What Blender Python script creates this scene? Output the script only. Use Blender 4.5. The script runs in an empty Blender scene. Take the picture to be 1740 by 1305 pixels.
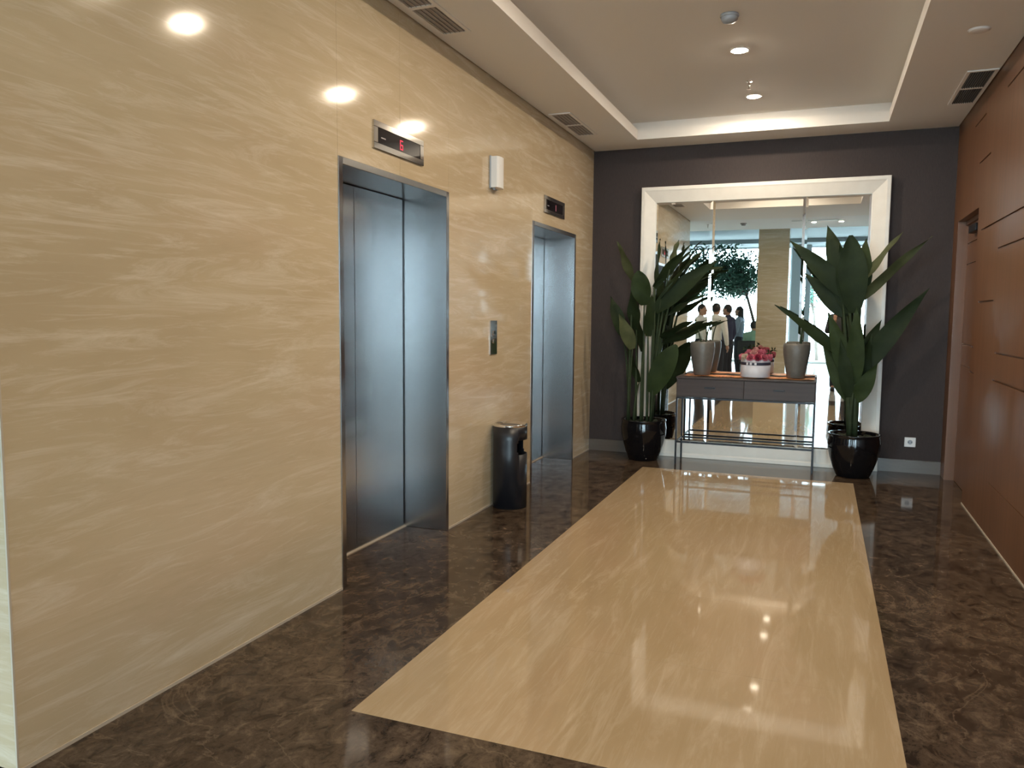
import bpy, bmesh, math, random
from mathutils import Vector, Matrix
random.seed(7)
SC = bpy.context.scene
C = SC.collection

# ------------------------------------------------------------------ camera, world, light, exposure
F_PX, YAW, PITCH, ROLL = 1336.27, 0.373285, 0.088351, 0.008404
CAM = Vector((2.2115, 0.0, 1.4))
fw = Vector((-math.sin(YAW)*math.cos(PITCH), math.cos(YAW)*math.cos(PITCH), -math.sin(PITCH)))
rt = Vector((math.cos(YAW), math.sin(YAW), 0)); up = rt.cross(fw)
r2 = rt*math.cos(ROLL) + up*math.sin(ROLL); u2 = up*math.cos(ROLL) - rt*math.sin(ROLL)
cam = bpy.data.cameras.new('camera'); cam.sensor_width = 36.0; cam.lens = F_PX/1740*36.0
cam.clip_start = 0.02; cam.clip_end = 200
co = bpy.data.objects.new('camera', cam); C.objects.link(co)
M = Matrix((r2, u2, -fw)).transposed().to_4x4(); M.translation = CAM
co.matrix_world = M
SC.camera = co

SKY_STRENGTH = 25.0
LAMP_STRENGTH = 760.0
world = bpy.data.worlds.new('sky'); SC.world = world; world.use_nodes = True
bg = world.node_tree.nodes['Background']
bg.inputs['Color'].default_value = (0.70, 0.87, 1.0, 1); bg.inputs['Strength'].default_value = SKY_STRENGTH
SC.view_settings.view_transform = 'Standard'; SC.view_settings.look = 'None'
SC.view_settings.exposure = 0.32; SC.view_settings.gamma = 1.0; SC.view_settings.use_curve_mapping = False
for k, vv in (('sample_clamp_indirect', 4.0), ('blur_glossy', 0.6), ('max_bounces', 10), ('diffuse_bounces', 5), ('glossy_bounces', 6), ('transparent_max_bounces', 12)):
    try: setattr(SC.cycles, k, vv)
    except Exception: pass
# sky portals in the glazed lobby front: they add no light, they only steer the sampling of the sky
WIN_Y, WIN_X0, WIN_X1, WIN_Z1 = -9.5, -6.5, 6.5, 3.50
pl = bpy.data.lights.new('window_portal', 'AREA'); pl.shape = 'RECTANGLE'; pl.size = WIN_X1-WIN_X0; pl.size_y = WIN_Z1
pl.cycles.is_portal = True
po = bpy.data.objects.new('window_portal', pl); C.objects.link(po)
po.location = ((WIN_X0+WIN_X1)/2, WIN_Y-0.12, WIN_Z1/2); po.rotation_euler = (math.radians(90), 0, 0)   # -Z of lamp -> +Y

# ------------------------------------------------------------------ material helpers
def mat(name, color=(.8,.8,.8), rough=.5, metal=0.0, spec=.5, emit=None, es=0, coat=0.0):
    m = bpy.data.materials.new(name); m.use_nodes = True
    b = m.node_tree.nodes['Principled BSDF']
    b.inputs['Base Color'].default_value = (*color, 1); b.inputs['Roughness'].default_value = rough
    b.inputs['Metallic'].default_value = metal; b.inputs['Specular IOR Level'].default_value = spec
    b.inputs['Coat Weight'].default_value = coat
    if emit:
        b.inputs['Emission Color'].default_value = (*emit, 1); b.inputs['Emission Strength'].default_value = es
    return m
def nd(m, t, **kw):
    n = m.node_tree.nodes.new(t)
    for k, v in kw.items(): setattr(n, k, v)
    return n
def lk(m, a, b): m.node_tree.links.new(a, b)
def coords(m, scale=(1,1,1), rot=(0,0,0)):
    tc = nd(m, 'ShaderNodeTexCoord'); mp = nd(m, 'ShaderNodeMapping')
    mp.inputs['Scale'].default_value = scale; mp.inputs['Rotation'].default_value = rot
    lk(m, tc.outputs['Object'], mp.inputs['Vector']); return mp.outputs['Vector']
def noise(m, vec, scale, detail=6, rough=.6, dist=0.0):
    n = nd(m, 'ShaderNodeTexNoise'); n.inputs['Scale'].default_value = scale; n.inputs['Detail'].default_value = detail
    n.inputs['Roughness'].default_value = rough; n.inputs['Distortion'].default_value = dist
    lk(m, vec, n.inputs['Vector']); return n.outputs['Fac']
def ramp(m, fac, stops):
    r = nd(m, 'ShaderNodeValToRGB'); cr = r.color_ramp
    while len(cr.elements) < len(stops): cr.elements.new(.5)
    for e, (p, c) in zip(cr.elements, stops):
        e.position = p; e.color = (*c, 1) if len(c) == 3 else c
    lk(m, fac, r.inputs['Fac']); return r.outputs['Color']
def mixc(m, fac, a, b, mode='MIX'):
    n = nd(m, 'ShaderNodeMix', data_type='RGBA', blend_type=mode)
    if isinstance(fac, (int, float)): n.inputs[0].default_value = fac
    else: lk(m, fac, n.inputs[0])
    for s, i in ((a, 6), (b, 7)):
        if isinstance(s, tuple): n.inputs[i].default_value = (*s, 1)
        else: lk(m, s, n.inputs[i])
    return n.outputs[2]
def setcol(m, c): lk(m, c, m.node_tree.nodes['Principled BSDF'].inputs['Base Color'])
def setrough(m, c): lk(m, c, m.node_tree.nodes['Principled BSDF'].inputs['Roughness'])
def bump(m, fac, strength=.1, dist=.01):
    b = nd(m, 'ShaderNodeBump'); b.inputs['Strength'].default_value = strength; b.inputs['Distance'].default_value = dist
    lk(m, fac, b.inputs['Height']); lk(m, b.outputs['Normal'], m.node_tree.nodes['Principled BSDF'].inputs['Normal'])
G = lambda v: (v, v, v)

def stone(name, along, dark, mid, light, vein, rough, veinfac=.5, warm=(.60,.42,.28)):
    # along: axis of the bedding streaks ('Y' on the wall: thin in Z; 'F' on the floor: thin in X)
    m = mat(name, rough=rough)
    def sc(l, t): return (l, l, t) if along == 'Y' else (t, l, l)
    big = noise(m, coords(m, sc(.35, 1.1)), 1.0, 4, .55, .5)
    c = ramp(m, big, [(.30, dark), (.5, mid), (.70, light)])
    pk = noise(m, coords(m, sc(.5, 1.3)), 1.3, 3, .5, .3)
    c = mixc(m, ramp(m, pk, [(.5, G(0)), (.72, G(.5))]), c, warm)
    tilt = (math.radians(5), 0, 0) if along == 'Y' else (0, 0, math.radians(4))
    s1 = noise(m, coords(m, sc(.75, 6.0), tilt), 1.7, 10, .70, 1.3)
    c = mixc(m, ramp(m, s1, [(.50, G(0)), (.62, G(veinfac*.6)), (.74, G(veinfac*1.3))]), c, vein)
    c = mixc(m, ramp(m, s1, [(.30, G(veinfac*.8)), (.46, G(0))]), c, dark)
    s2 = noise(m, coords(m, sc(1.6, 20.0), tilt), 1.6, 9, .68, 1.1)
    c = mixc(m, ramp(m, s2, [(.54, G(0)), (.76, G(veinfac*.9))]), c, vein)
    setcol(m, c)
    return m
M_TRAV = stone('cream_travertine', 'Y', (.475,.375,.24), (.54,.435,.285), (.58,.475,.325), (.72,.63,.495), .09, .66, (.565,.425,.29))
M_INLAY = stone('beige_marble', 'F', (.345,.245,.135), (.40,.295,.175), (.44,.33,.205), (.53,.42,.29), .05, .6, (.44,.30,.185))
M_LOBFLOOR = stone('pale_beige_marble', 'F', (.38,.34,.28), (.42,.38,.32), (.46,.42,.36), (.51,.48,.42), .10, .3, (.43,.37,.30))
M_LOBFLOOR.node_tree.nodes['Principled BSDF'].inputs['Specular IOR Level'].default_value = .35

M_DARK = mat('dark_emperador_marble', rough=.07, spec=.32)
v = coords(M_DARK, (1.0, 1.0, 1.0))
nz = noise(M_DARK, v, 1.1, 4, .6, .4)
base = ramp(M_DARK, nz, [(.32, (.046,.031,.021)), (.5, (.068,.047,.032)), (.68, (.095,.066,.044))])
n2 = noise(M_DARK, coords(M_DARK, (1.0, .7, 1.0)), 13.0, 10, .74, .6)
c2 = mixc(M_DARK, ramp(M_DARK, n2, [(.38, G(1)), (.49, G(0))]), base, (.022,.014,.010))
c2 = mixc(M_DARK, ramp(M_DARK, n2, [(.52, G(0)), (.68, G(.7))]), c2, (.18,.13,.088))
n4 = noise(M_DARK, v, 38.0, 6, .7, .2)
c2 = mixc(M_DARK, ramp(M_DARK, n4, [(.35, G(.55)), (.48, G(0))]), c2, (.020,.013,.009))
n3 = noise(M_DARK, v, 1.5, 9, .6, .8)
c3 = mixc(M_DARK, ramp(M_DARK, n3, [(.492, G(0)), (.5, G(.22)), (.508, G(0))]), c2, (.30,.22,.15))
setcol(M_DARK, c3)

M_CEIL = mat('ceiling_paint', (.86,.83,.79), .85)
M_CEIL_LOB = mat('lobby_ceiling_paint', (.86,.86,.86), .85)
M_CEIL_HIGH = mat('grey_ceiling_paint', (.20,.225,.24), .85)
M_PAPER = mat('brown_wallpaper', (.055,.042,.038), .75)
v = coords(M_PAPER, (60, 60, 9)); f = noise(M_PAPER, v, 3, 5, .7); setcol(M_PAPER, ramp(M_PAPER, f, [(.3, (.028,.019,.018)), (.7, (.046,.031,.028))])); bump(M_PAPER, f, .25, .002)
M_WOOD = mat('teak_veneer', rough=.38)
v = coords(M_WOOD, (14, 14, .5)); f = noise(M_WOOD, v, 1.6, 8, .62, .5)
f2 = noise(M_WOOD, coords(M_WOOD, (1.2, 1.2, .25)), 1.5, 3)
setcol(M_WOOD, mixc(M_WOOD, ramp(M_WOOD, f2, [(.35, G(0)), (.7, G(.45))]), ramp(M_WOOD, f, [(.25, (.085,.034,.014)), (.5, (.125,.052,.022)), (.75, (.165,.072,.031))]), (.185,.088,.042)))
bump(M_WOOD, f, .06, .002)
M_GROOVE = mat('groove_lining', (.03,.015,.01), .7)
M_BASE = stone('taupe_baseboard_stone', 'Y', (.075,.056,.042), (.09,.068,.05), (.105,.08,.06), (.13,.1,.075), .35, .3, (.09,.065,.05))
M_STEEL = mat('brushed_steel', (.56,.57,.58), .22, 1.0)
v = coords(M_STEEL, (90, 90, .6)); f = noise(M_STEEL, v, 1.0, 4, .6)
setrough(M_STEEL, ramp(M_STEEL, f, [(.3, G(.21)), (.7, G(.23))])); setcol(M_STEEL, ramp(M_STEEL, f, [(.3, (.50,.505,.51)), (.7, (.55,.555,.56))]))
b_ = M_STEEL.node_tree.nodes['Principled BSDF']; b_.inputs['Anisotropic'].default_value = .95
ge = nd(M_STEEL, 'ShaderNodeNewGeometry'); vm = nd(M_STEEL, 'ShaderNodeVectorMath', operation='CROSS_PRODUCT'); vm.inputs[1].default_value = (0, 0, 1)   # vertical brushing: highlights spread sideways
lk(M_STEEL, ge.outputs['True Normal'], vm.inputs[0]); lk(M_STEEL, vm.outputs[0], b_.inputs['Tangent'])
M_STEELH = mat('satin_steel', (.42,.425,.43), .25, 1.0)
M_POLISH = mat('polished_steel', (.62,.60,.57), .09, 1.0)
M_CHROME = mat('chrome', (.8,.8,.8), .05, 1.0)
M_MIRROR = mat('mirror_silver', (.90,.925,.92), 0.0, 1.0)
M_FRAME = mat('white_lacquer_frame', (.80,.76,.69), .35)
v = coords(M_FRAME, (5, 5, 5)); f = noise(M_FRAME, v, 2, 4); setcol(M_FRAME, ramp(M_FRAME, f, [(.3, (.77,.73,.66)), (.7, (.82,.78,.71))]))
M_BLACKGLASS = mat('black_display_glass', (.008,.006,.008), .04, 0, .6)
M_REDLED = mat('red_led', (.4,.01,.03), .4, emit=(1,.02,.08), es=.75)
M_DIMLED = mat('dim_red_led', (.3,.1,.12), .4, emit=(1,.25,.3), es=.35)
M_PRINT = mat('grey_print', (.35,.35,.36), .5)
M_WHITEPL = mat('white_plastic', (.78,.78,.77), .35)
M_GREYPL = mat('grey_plastic', (.33,.36,.40), .4)
M_BIN = mat('charcoal_powder_coat', (.012,.013,.017), .36)
M_BININ = mat('bin_inside', (.008,.008,.008), .7)
M_ASH = mat('ash_sand', (.12,.11,.10), .9)
v = coords(M_ASH, (1,1,1)); f = noise(M_ASH, v, 300, 2); bump(M_ASH, f, .4, .003)
M_POT = mat('black_glazed_ceramic', (.005,.005,.006), .08, 0, .4)
M_SOIL = mat('dark_moss', (.012,.016,.008), .95)
f = noise(M_SOIL, coords(M_SOIL), 60, 5); setcol(M_SOIL, ramp(M_SOIL, f, [(.3, (.006,.006,.004)), (.7, (.03,.04,.018))]))
def leafmat(name, a, b, rough=.6):
    m = mat(name, a, rough, spec=.16)
    f = noise(m, coords(m, (1,1,1)), 9, 4, .6); setcol(m, ramp(m, f, [(.3, a), (.7, b)]))
    m.node_tree.nodes['Principled BSDF'].inputs['Subsurface Weight'].default_value = 0
    return m
M_LEAF = leafmat('dark_green_leaf', (.010,.018,.006), (.018,.030,.010))
M_LEAF2 = leafmat('mid_green_leaf', (.018,.030,.009), (.030,.047,.014))
M_LEAFY = leafmat('olive_leaf', (.045,.055,.023), (.075,.082,.036))
M_STALK = leafmat('green_stalk', (.022,.034,.015), (.040,.055,.026))
M_TABLE = mat('dark_brown_table_wood', rough=.5, spec=.3)
v = coords(M_TABLE, (.8, 12, 14)); f = noise(M_TABLE, v, 2.2, 7, .6, .4); setcol(M_TABLE, ramp(M_TABLE, f, [(.3, (.036,.025,.022)), (.7, (.060,.042,.036))]))
M_BLACKMETAL = mat('black_iron', (.012,.012,.014), .38, .6)
M_VASE = mat('taupe_stoneware', (.115,.105,.09), .45)
f = noise(M_VASE, coords(M_VASE), 30, 4); setcol(M_VASE, ramp(M_VASE, f, [(.3, (.10,.092,.08)), (.7, (.13,.118,.10))]))
M_BOXW = mat('white_card_box', (.62,.60,.63), .5)
M_RIBBON = mat('navy_ribbon', (.03,.032,.055), .45)
M_CLOTH = mat('orange_batik_cloth', rough=.6)
v = coords(M_CLOTH, (1,1,1)); f = noise(M_CLOTH, v, 14, 4, .6, 1.2)
setcol(M_CLOTH, ramp(M_CLOTH, f, [(.36, (.12,.04,.02)), (.45, (.68,.20,.04)), (.57, (.72,.34,.13)), (.68, (.2,.07,.04))]))
M_TRIM = mat('pale_stone_edge', (.50,.43,.34), .4)
M_GRILLE = mat('vent_aluminium', (.42,.39,.36), .5)
M_VOID = mat('void_shade', (.02,.02,.02), .9)  # near-black: shade inside vent, slot, pin holes and lift shaft put into colour
M_LENS = mat('lamp_lens', (1,1,1), .5, emit=(1,.84,.645), es=LAMP_STRENGTH)
M_LENS2 = mat('spot_lens', (1,1,1), .5, emit=(1,.84,.645), es=LAMP_STRENGTH*1.8)
M_CONC = mat('grey_plaster', (.30,.33,.35), .8)
M_PAVE = mat('outdoor_paving', (.55,.55,.53), .9)
f = noise(M_PAVE, coords(M_PAVE), 4, 5); setcol(M_PAVE, ramp(M_PAVE, f, [(.3, (.48,.48,.46)), (.7, (.60,.60,.58))]))
M_ALU = mat('window_aluminium', (.55,.57,.58), .4, .7)
M_BARK = mat('grey_brown_bark', (.09,.07,.055), .9)
f = noise(M_BARK, coords(M_BARK, (1,1,.2)), 30, 5); bump(M_BARK, f, .5, .01)
M_TREELEAF = leafmat('tree_leaf', (.045,.12,.095), (.08,.18,.13), .5)
M_GLASS = bpy.data.materials.new('window_glass'); M_GLASS.use_nodes = True
nt = M_GLASS.node_tree; nt.nodes.clear()
o_ = nt.nodes.new('ShaderNodeOutputMaterial'); tr = nt.nodes.new('ShaderNodeBsdfTransparent'); gl = nt.nodes.new('ShaderNodeBsdfGlossy'); mx = nt.nodes.new('ShaderNodeMixShader')
tr.inputs['Color'].default_value = (.93,.97,.97,1); gl.inputs['Roughness'].default_value = 0.0; mx.inputs['Fac'].default_value = .06
nt.links.new(tr.outputs[0], mx.inputs[1]); nt.links.new(gl.outputs[0], mx.inputs[2]); nt.links.new(mx.outputs[0], o_.inputs[0])

# ------------------------------------------------------------------ mesh helpers
def link(name, me, material, parent=None, smooth=False):
    o = bpy.data.objects.new(name, me); C.objects.link(o)
    if material is not None and not me.materials: me.materials.append(material)
    if smooth:
        for p in me.polygons: p.use_smooth = True
    if parent is not None: o.parent = parent
    return o
def bobj(name, bm, material, parent=None, smooth=False, recalc=True):
    if recalc: bmesh.ops.recalc_face_normals(bm, faces=bm.faces)
    me = bpy.data.meshes.new(name); bm.to_mesh(me); bm.free()
    return link(name, me, material, parent, smooth)
def abox(bm, x0, x1, y0, y1, z0, z1, bev=0.0, seg=1):
    r = bmesh.ops.create_cube(bm, size=1.0); vs = r['verts']
    for w in vs:
        w.co.x = x0 if w.co.x < 0 else x1; w.co.y = y0 if w.co.y < 0 else y1; w.co.z = z0 if w.co.z < 0 else z1
    if bev:
        es = list({e for w in vs for e in w.link_edges})
        bmesh.ops.bevel(bm, geom=es, offset=bev, segments=seg, affect='EDGES', profile=.5)
    return bm
def box(name, x0, x1, y0, y1, z0, z1, material, parent=None, bev=0.0, seg=1):
    return bobj(name, abox(bmesh.new(), x0, x1, y0, y1, z0, z1, bev, seg), material, parent)
def boxes(name, lst, material, parent=None, bev=0.0):
    bm = bmesh.new()
    for b in lst: abox(bm, *b, bev)
    return bobj(name, bm, material, parent)
def lathe_bm(bm, prof, cx=0, cy=0, n=40, a0=0.0, a1=2*math.pi):
    full = abs(a1-a0-2*math.pi) < 1e-6
    cnt = n if full else n+1
    rings = []
    for (r, z) in prof:
        if r < 1e-6: rings.append([bm.verts.new((cx, cy, z))]); continue
        rings.append([bm.verts.new((cx+r*math.cos(a0+(a1-a0)*i/n), cy+r*math.sin(a0+(a1-a0)*i/n), z)) for i in range(cnt)])
    for A, B in zip(rings, rings[1:]):
        for i in range(n):
            j = (i+1) % cnt
            if len(A) == 1 and len(B) == 1: continue
            if len(A) == 1: bm.faces.new((A[0], B[i], B[j]))
            elif len(B) == 1: bm.faces.new((A[i], A[j], B[0]))
            else: bm.faces.new((A[i], A[j], B[j], B[i]))
    return bm
def lathe(name, prof, material, parent=None, cx=0, cy=0, n=40, smooth=True):
    return bobj(name, lathe_bm(bmesh.new(), prof, cx, cy, n), material, parent, smooth)
def tube_bm(bm, pts, radii, n=8, cap=True):
    pts = [Vector(p) for p in pts]; rings = []
    for i, p in enumerate(pts):
        d = (pts[min(i+1, len(pts)-1)] - pts[max(i-1, 0)]).normalized()
        a = d.orthogonal().normalized() if i == 0 else (rings_a - d*rings_a.dot(d)).normalized()
        rings_a = a; b = d.cross(a)
        r = radii[i] if isinstance(radii, (list, tuple)) else radii
        rings.append([bm.verts.new(p + (a*math.cos(2*math.pi*k/n) + b*math.sin(2*math.pi*k/n))*r) for k in range(n)])
    for A, B in zip(rings, rings[1:]):
        for k in range(n): bm.faces.new((A[k], A[(k+1) % n], B[(k+1) % n], B[k]))
    if cap: bm.faces.new(rings[0][::-1]); bm.faces.new(rings[-1])
    return bm
def tube(name, pts, radii, material, parent=None, n=8): return bobj(name, tube_bm(bmesh.new(), pts, radii, n), material, parent, True)
def curve3(a, b, c, n=8):
    a, b, c = Vector(a), Vector(b), Vector(c)
    return [a*(1-t)**2 + b*2*t*(1-t) + c*t*t for t in [i/n for i in range(n+1)]]
def empty(name, loc=(0,0,0)):
    o = bpy.data.objects.new(name, None); C.objects.link(o); o.location = loc; o.empty_display_size = .1; return o
def tag(o, label, cat, group=None):
    o['label'] = label; o['category'] = cat
    if group: o['group'] = group
    return o
def struct(o, label=None):
    o['kind'] = 'structure'
    if label: o['label'] = label
    return o
def rel(o, root):           # parent a mesh modelled in world coordinates to an Empty that is not at the origin
    o.parent = root; o.matrix_parent_inverse = Matrix.Translation(root.location).inverted(); return o
def evalmesh(o):
    dg = bpy.context.evaluated_depsgraph_get(); dg.update()
    return bpy.data.meshes.new_from_object(o.evaluated_get(dg))

# ------------------------------------------------------------------ dimensions
YF, XR, ZC, ZL, ZT = 7.871, 3.2522, 3.047, 3.140, 3.225
Y0C = 1.57                                   # front corner of the lift lobby
DOORS = [(3.307, 4.524), (6.066, 7.271)]; HD = 2.16; DEP = .30
CX0, CX1, CY0, CY1 = .5285, 2.674, 3.05, 7.48        # ceiling coffer
IX0, IX1, IY0, IY1 = .719, 2.515, 2.279, 7.155       # beige floor inlay

# ------------------------------------------------------------------ floor
T = .12
fl = struct(boxes('floor', [(-.36, IX0, Y0C, YF+.1, -T, 0), (IX1, 3.45, Y0C, YF+.1, -T, 0), (IX0, IX1, Y0C, IY0, -T, 0), (IX0, IX1, IY1, YF+.1, -T, 0)], M_DARK),
            'polished dark brown veined marble floor of the lift lobby')
rows = 6; g = .0004
for i in range(rows):
    for j in (0,):
        xa = IX0; xb = IX1; ya = IY0+(IY1-IY0)*i/rows; yb = IY0+(IY1-IY0)*(i+1)/rows
        box('marble_slab', xa, xb, ya+(g if i else 0), yb-(g if i < rows-1 else 0), -T, 0, M_INLAY, fl)
struct(box('floor_lobby', -8, 8, WIN_Y-.15, Y0C, -T, 0, M_LOBFLOOR), 'pale polished stone floor of the open lobby seen in the mirror')

# ------------------------------------------------------------------ left wall: core + travertine slabs
(a0, a1), (b0, b1) = DOORS
TH = .03
wl = struct(boxes('wall_left', [(-.75, -TH, Y0C+TH, a0, 0, 3.4), (-.75, -TH, a1, b0, 0, 3.4), (-.75, -TH, b1, YF+.1, 0, 3.4), (-.75, -TH, a0, a1, HD, 3.4), (-.75, -TH, b0, b1, HD, 3.4),
                                (-.75, -.40, a0, a1, 0, HD), (-.75, -.40, b0, b1, 0, HD), (-8, -.75, Y0C+TH, YF+.1, 0, 3.4)], M_CONC), 'cream travertine wall with two lift openings')
gp = .0007
def slab(y0, y1, z0, z1): box('travertine_slab', -TH, 0, y0+gp, y1-gp, z0, z1, M_TRAV, wl)
slab(Y0C+.004, a0, .006, 3.3); slab(a1, b0, .006, 3.3); slab(b1, YF, .006, 3.3)
for (p, q) in DOORS:
    mid = (p+q)/2; slab(p, mid, HD, 3.3); slab(mid, q, HD, 3.3)
x = 0.0
while x > -7.9:                                # face of the wall block towards the open lobby
    box('travertine_slab', x-1.2+gp, x-gp-(.004 if x == 0 else 0), Y0C, Y0C+TH, .006, 3.3, M_TRAV, wl); x -= 1.2
struct(box('trim_1', -.004, .0025, Y0C-.0025, Y0C+.004, 0, ZC, M_TRIM), 'thin pale corner bead on the end of the stone wall')
struct(boxes('trim_2', [(0, .004, Y0C+.004, a0, 0, .012), (0, .004, a1, b0, 0, .012), (0, .004, b1, YF, 0, .012)], M_TRIM), 'thin pale sealing strip along the foot of the stone wall')

# ------------------------------------------------------------------ far wall, baseboard
struct(box('wall_back', -.3, 3.6, YF, YF+.15, 0, 3.4, M_PAPER), 'dark brown papered end wall behind the mirror')
struct(boxes('baseboard_back', [(0, .508, YF-.015, YF, 0, .117), (2.742, XR, YF-.015, YF, 0, .117)], M_BASE), 'taupe stone baseboard under the brown end wall')

# ------------------------------------------------------------------ right wall: teak veneer with grooves and a recessed door
DY0, DY1, DZ = 6.70, 7.64, 2.21
def cut(o, cutter_boxes):
    bm = bmesh.new()
    for b in cutter_boxes: abox(bm, *b)
    c = bobj('cutter', bm, M_GROOVE)
    md = o.modifiers.new('cut', 'BOOLEAN'); md.operation = 'DIFFERENCE'; md.object = c; md.solver = 'EXACT'
    me = evalmesh(o); o.modifiers.clear(); o.data = me
    bpy.data.objects.remove(c)
    return o
wr = struct(box('wall_right', XR, XR+.25, Y0C, YF+.1, 0, 3.4, M_WOOD), 'teak veneer wall with staggered dark horizontal grooves')
gz = .006
GRO = [(2.538, 6.36, 6.79), (2.030, 4.3, 6.56), (1.850, 4.5, 5.92), (1.516, 5.96, 6.51), (1.180, 4.2, 5.83), (1.004, 4.4, 5.86), (2.862, 4.6, 5.93), (2.862, 6.62, 7.05), (1.190, 6.60, 6.70-.002),
       (1.004, 6.52, 6.70-.002), (2.30, 2.2, 3.6), (1.62, 2.0, 3.9), (.80, 2.4, 3.7)]
cut(wr, [(XR-.05, XR+.012, y0, y1, z-gz, z+gz) for z, y0, y1 in GRO] + [(XR-.05, XR+.10, DY0, DY1, -.05, DZ)] + [(XR-.05, XR+.004, 1.6, 5.75, .3465, .3495)])
wr.data.materials.clear(); wr.data.materials.append(M_WOOD)
struct(box('edge_reflection', XR-.004, XR, Y0C, DY0, 0, .010, M_TRIM), 'thin pale strip standing in for the edge reflection at the foot of the teak wall')  # strip added for the pale reflection where floor meets teak
d3 = struct(empty('door_3', (XR+.09, (DY0+DY1)/2, 0)), 'teak veneer door set back in the grooved wall beside the brown wall')
leafd = box('door_leaf', XR+.078, XR+.10, DY0, DY1, .004, DZ-.035, M_WOOD)
cut(leafd, [(XR+.05, XR+.086, DY0+.02, DY1-.02, z-gz, z+gz) for z in (2.02, 1.846, 1.182, 1.004)]); leafd.data.materials.clear(); leafd.data.materials.append(M_WOOD); rel(leafd, d3)
rel(box('head_stop', XR+.06, XR+.10, DY0, DY1, DZ-.035, DZ, M_WOOD), d3)
cl_ = box('door_closer', XR+.03, XR+.075, 7.02, 7.30, 2.075, 2.135, M_BLACKMETAL, bev=.006, seg=2); rel(cl_, d3)
rel(tube('door_handle', [(XR+.075, DY0+.09, 1.02), (XR+.035, DY0+.09, 1.02), (XR+.035, DY0+.21, 1.02)], .009, M_POLISH), d3)
struct(box('wall_right_front', XR+.25, 8, Y0C, Y0C+.2, 0, 3.4, M_WOOD), 'teak wall facing the open lobby')

# ------------------------------------------------------------------ ceiling with coffer
e = .1; X0, X1 = .010, 3.2522-.006
def ring(z0, z1, ex):
    x0, x1, y0, y1 = CX0-ex, CX1+ex, CY0-ex, CY1+ex
    return [(X0, x0, Y0C, YF, z0, z1), (x1, X1, Y0C, YF, z0, z1), (x0, x1, Y0C, y0, z0, z1), (x0, x1, y1, YF, z0, z1)]
LOWE = -.10                                    # edge of the low ceiling towards the high lobby
ce = struct(boxes('ceiling', ring(ZC, ZL, 0)+ring(ZL, ZT, e)+[(-.3, 3.5, Y0C, YF+.1, ZT, ZT+.1)], M_CEIL), 'plain painted ceiling with a stepped rectangular coffer')
struct(boxes('ceiling_lobby', [(-8, 8, LOWE, Y0C, ZC, ZT+.1)], M_CEIL_LOB), 'white ceiling between the lift lobby and the column')
struct(boxes('ceiling_high', [(-8, 8, WIN_Y-.2, LOWE, 3.62, 3.75), (-8, 8, LOWE-.05, LOWE, ZT, 3.62), (-8, 8, WIN_Y+.0, WIN_Y+1.2, 3.50, 3.62)], M_CEIL_HIGH), 'grey higher ceiling by the lobby glazing')
struct(boxes('wall_lobby_side', [(-8.2, -8, WIN_Y-.3, Y0C+.2, 0, 3.8)], M_CONC)); struct(boxes('wall_lobby_far_side', [(8, 8.2, WIN_Y-.3, Y0C+.2, 0, 3.8)], M_CONC))

# ------------------------------------------------------------------ lobby front: glazing
struct(boxes('wall_front', [(-8.2, WIN_X0, WIN_Y-.2, WIN_Y, 0, 3.8), (WIN_X1, 8.2, WIN_Y-.2, WIN_Y, 0, 3.8), (WIN_X0, WIN_X1, WIN_Y-.2, WIN_Y, WIN_Z1, 3.8)], M_CONC), 'grey front wall around the lobby glazing')
nwin = 5
for k in range(nwin):
    xa = WIN_X0+(WIN_X1-WIN_X0)*k/nwin; xb = WIN_X0+(WIN_X1-WIN_X0)*(k+1)/nwin
    w = struct(empty('window_%d' % (k+1), ((xa+xb)/2, WIN_Y-.1, 0)), 'tall glazed bay of the lobby front')
    rel(boxes('window_frame', [(xa, xa+.03, WIN_Y-.14, WIN_Y-.06, 0, WIN_Z1), (xb-.03, xb, WIN_Y-.14, WIN_Y-.06, 0, WIN_Z1), (xa+.03, xb-.03, WIN_Y-.14, WIN_Y-.06, 0, .06), (xa+.03, xb-.03, WIN_Y-.14, WIN_Y-.06, WIN_Z1-.05, WIN_Z1)], M_ALU), w)
    rel(box('pane', xa+.03, xb-.03, WIN_Y-.104, WIN_Y-.096, .06, WIN_Z1-.05, M_GLASS), w)
tag(box('pillar', 1.33, 1.62, WIN_Y+.25, WIN_Y+.55, 0, 3.5, M_CONC, bev=.008), 'grey plaster pillar by the glazing, the wider of the two right of the cream column', 'pillar')
tag(box('pillar', 1.71, 1.87, WIN_Y+.25, WIN_Y+.41, 0, 3.5, M_CONC, bev=.008), 'narrow grey plaster pillar by the glazing, nearer the right plant', 'pillar')
colm = empty('column', (1.24, -1.8, 0)); tag(colm, 'square cream travertine column seen in the mirror above the flower box', 'column')
cA, cB, cC, cD = .935, 1.54, -2.1, -1.5
rel(box('core', cA+.02, cB-.02, cC+.02, cD-.02, 0, 3.62, M_CONC), colm)
for k in range(3):
    z0, z1 = 1.207*k, 1.207*(k+1)-.001
    for (p, q, r, s) in ((cA, cB, cD-.02, cD), (cA, cB, cC, cC+.02), (cA, cA+.02, cC+.02, cD-.02), (cB-.02, cB, cC+.02, cD-.02)):
        rel(box('travertine_slab', p, q, r, s, z0, z1, M_TRAV), colm)
struct(box('ground', -40, 40, -60, WIN_Y-.2, -.25, -.13, M_PAVE), 'pale paving outside the lobby glazing')

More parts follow.
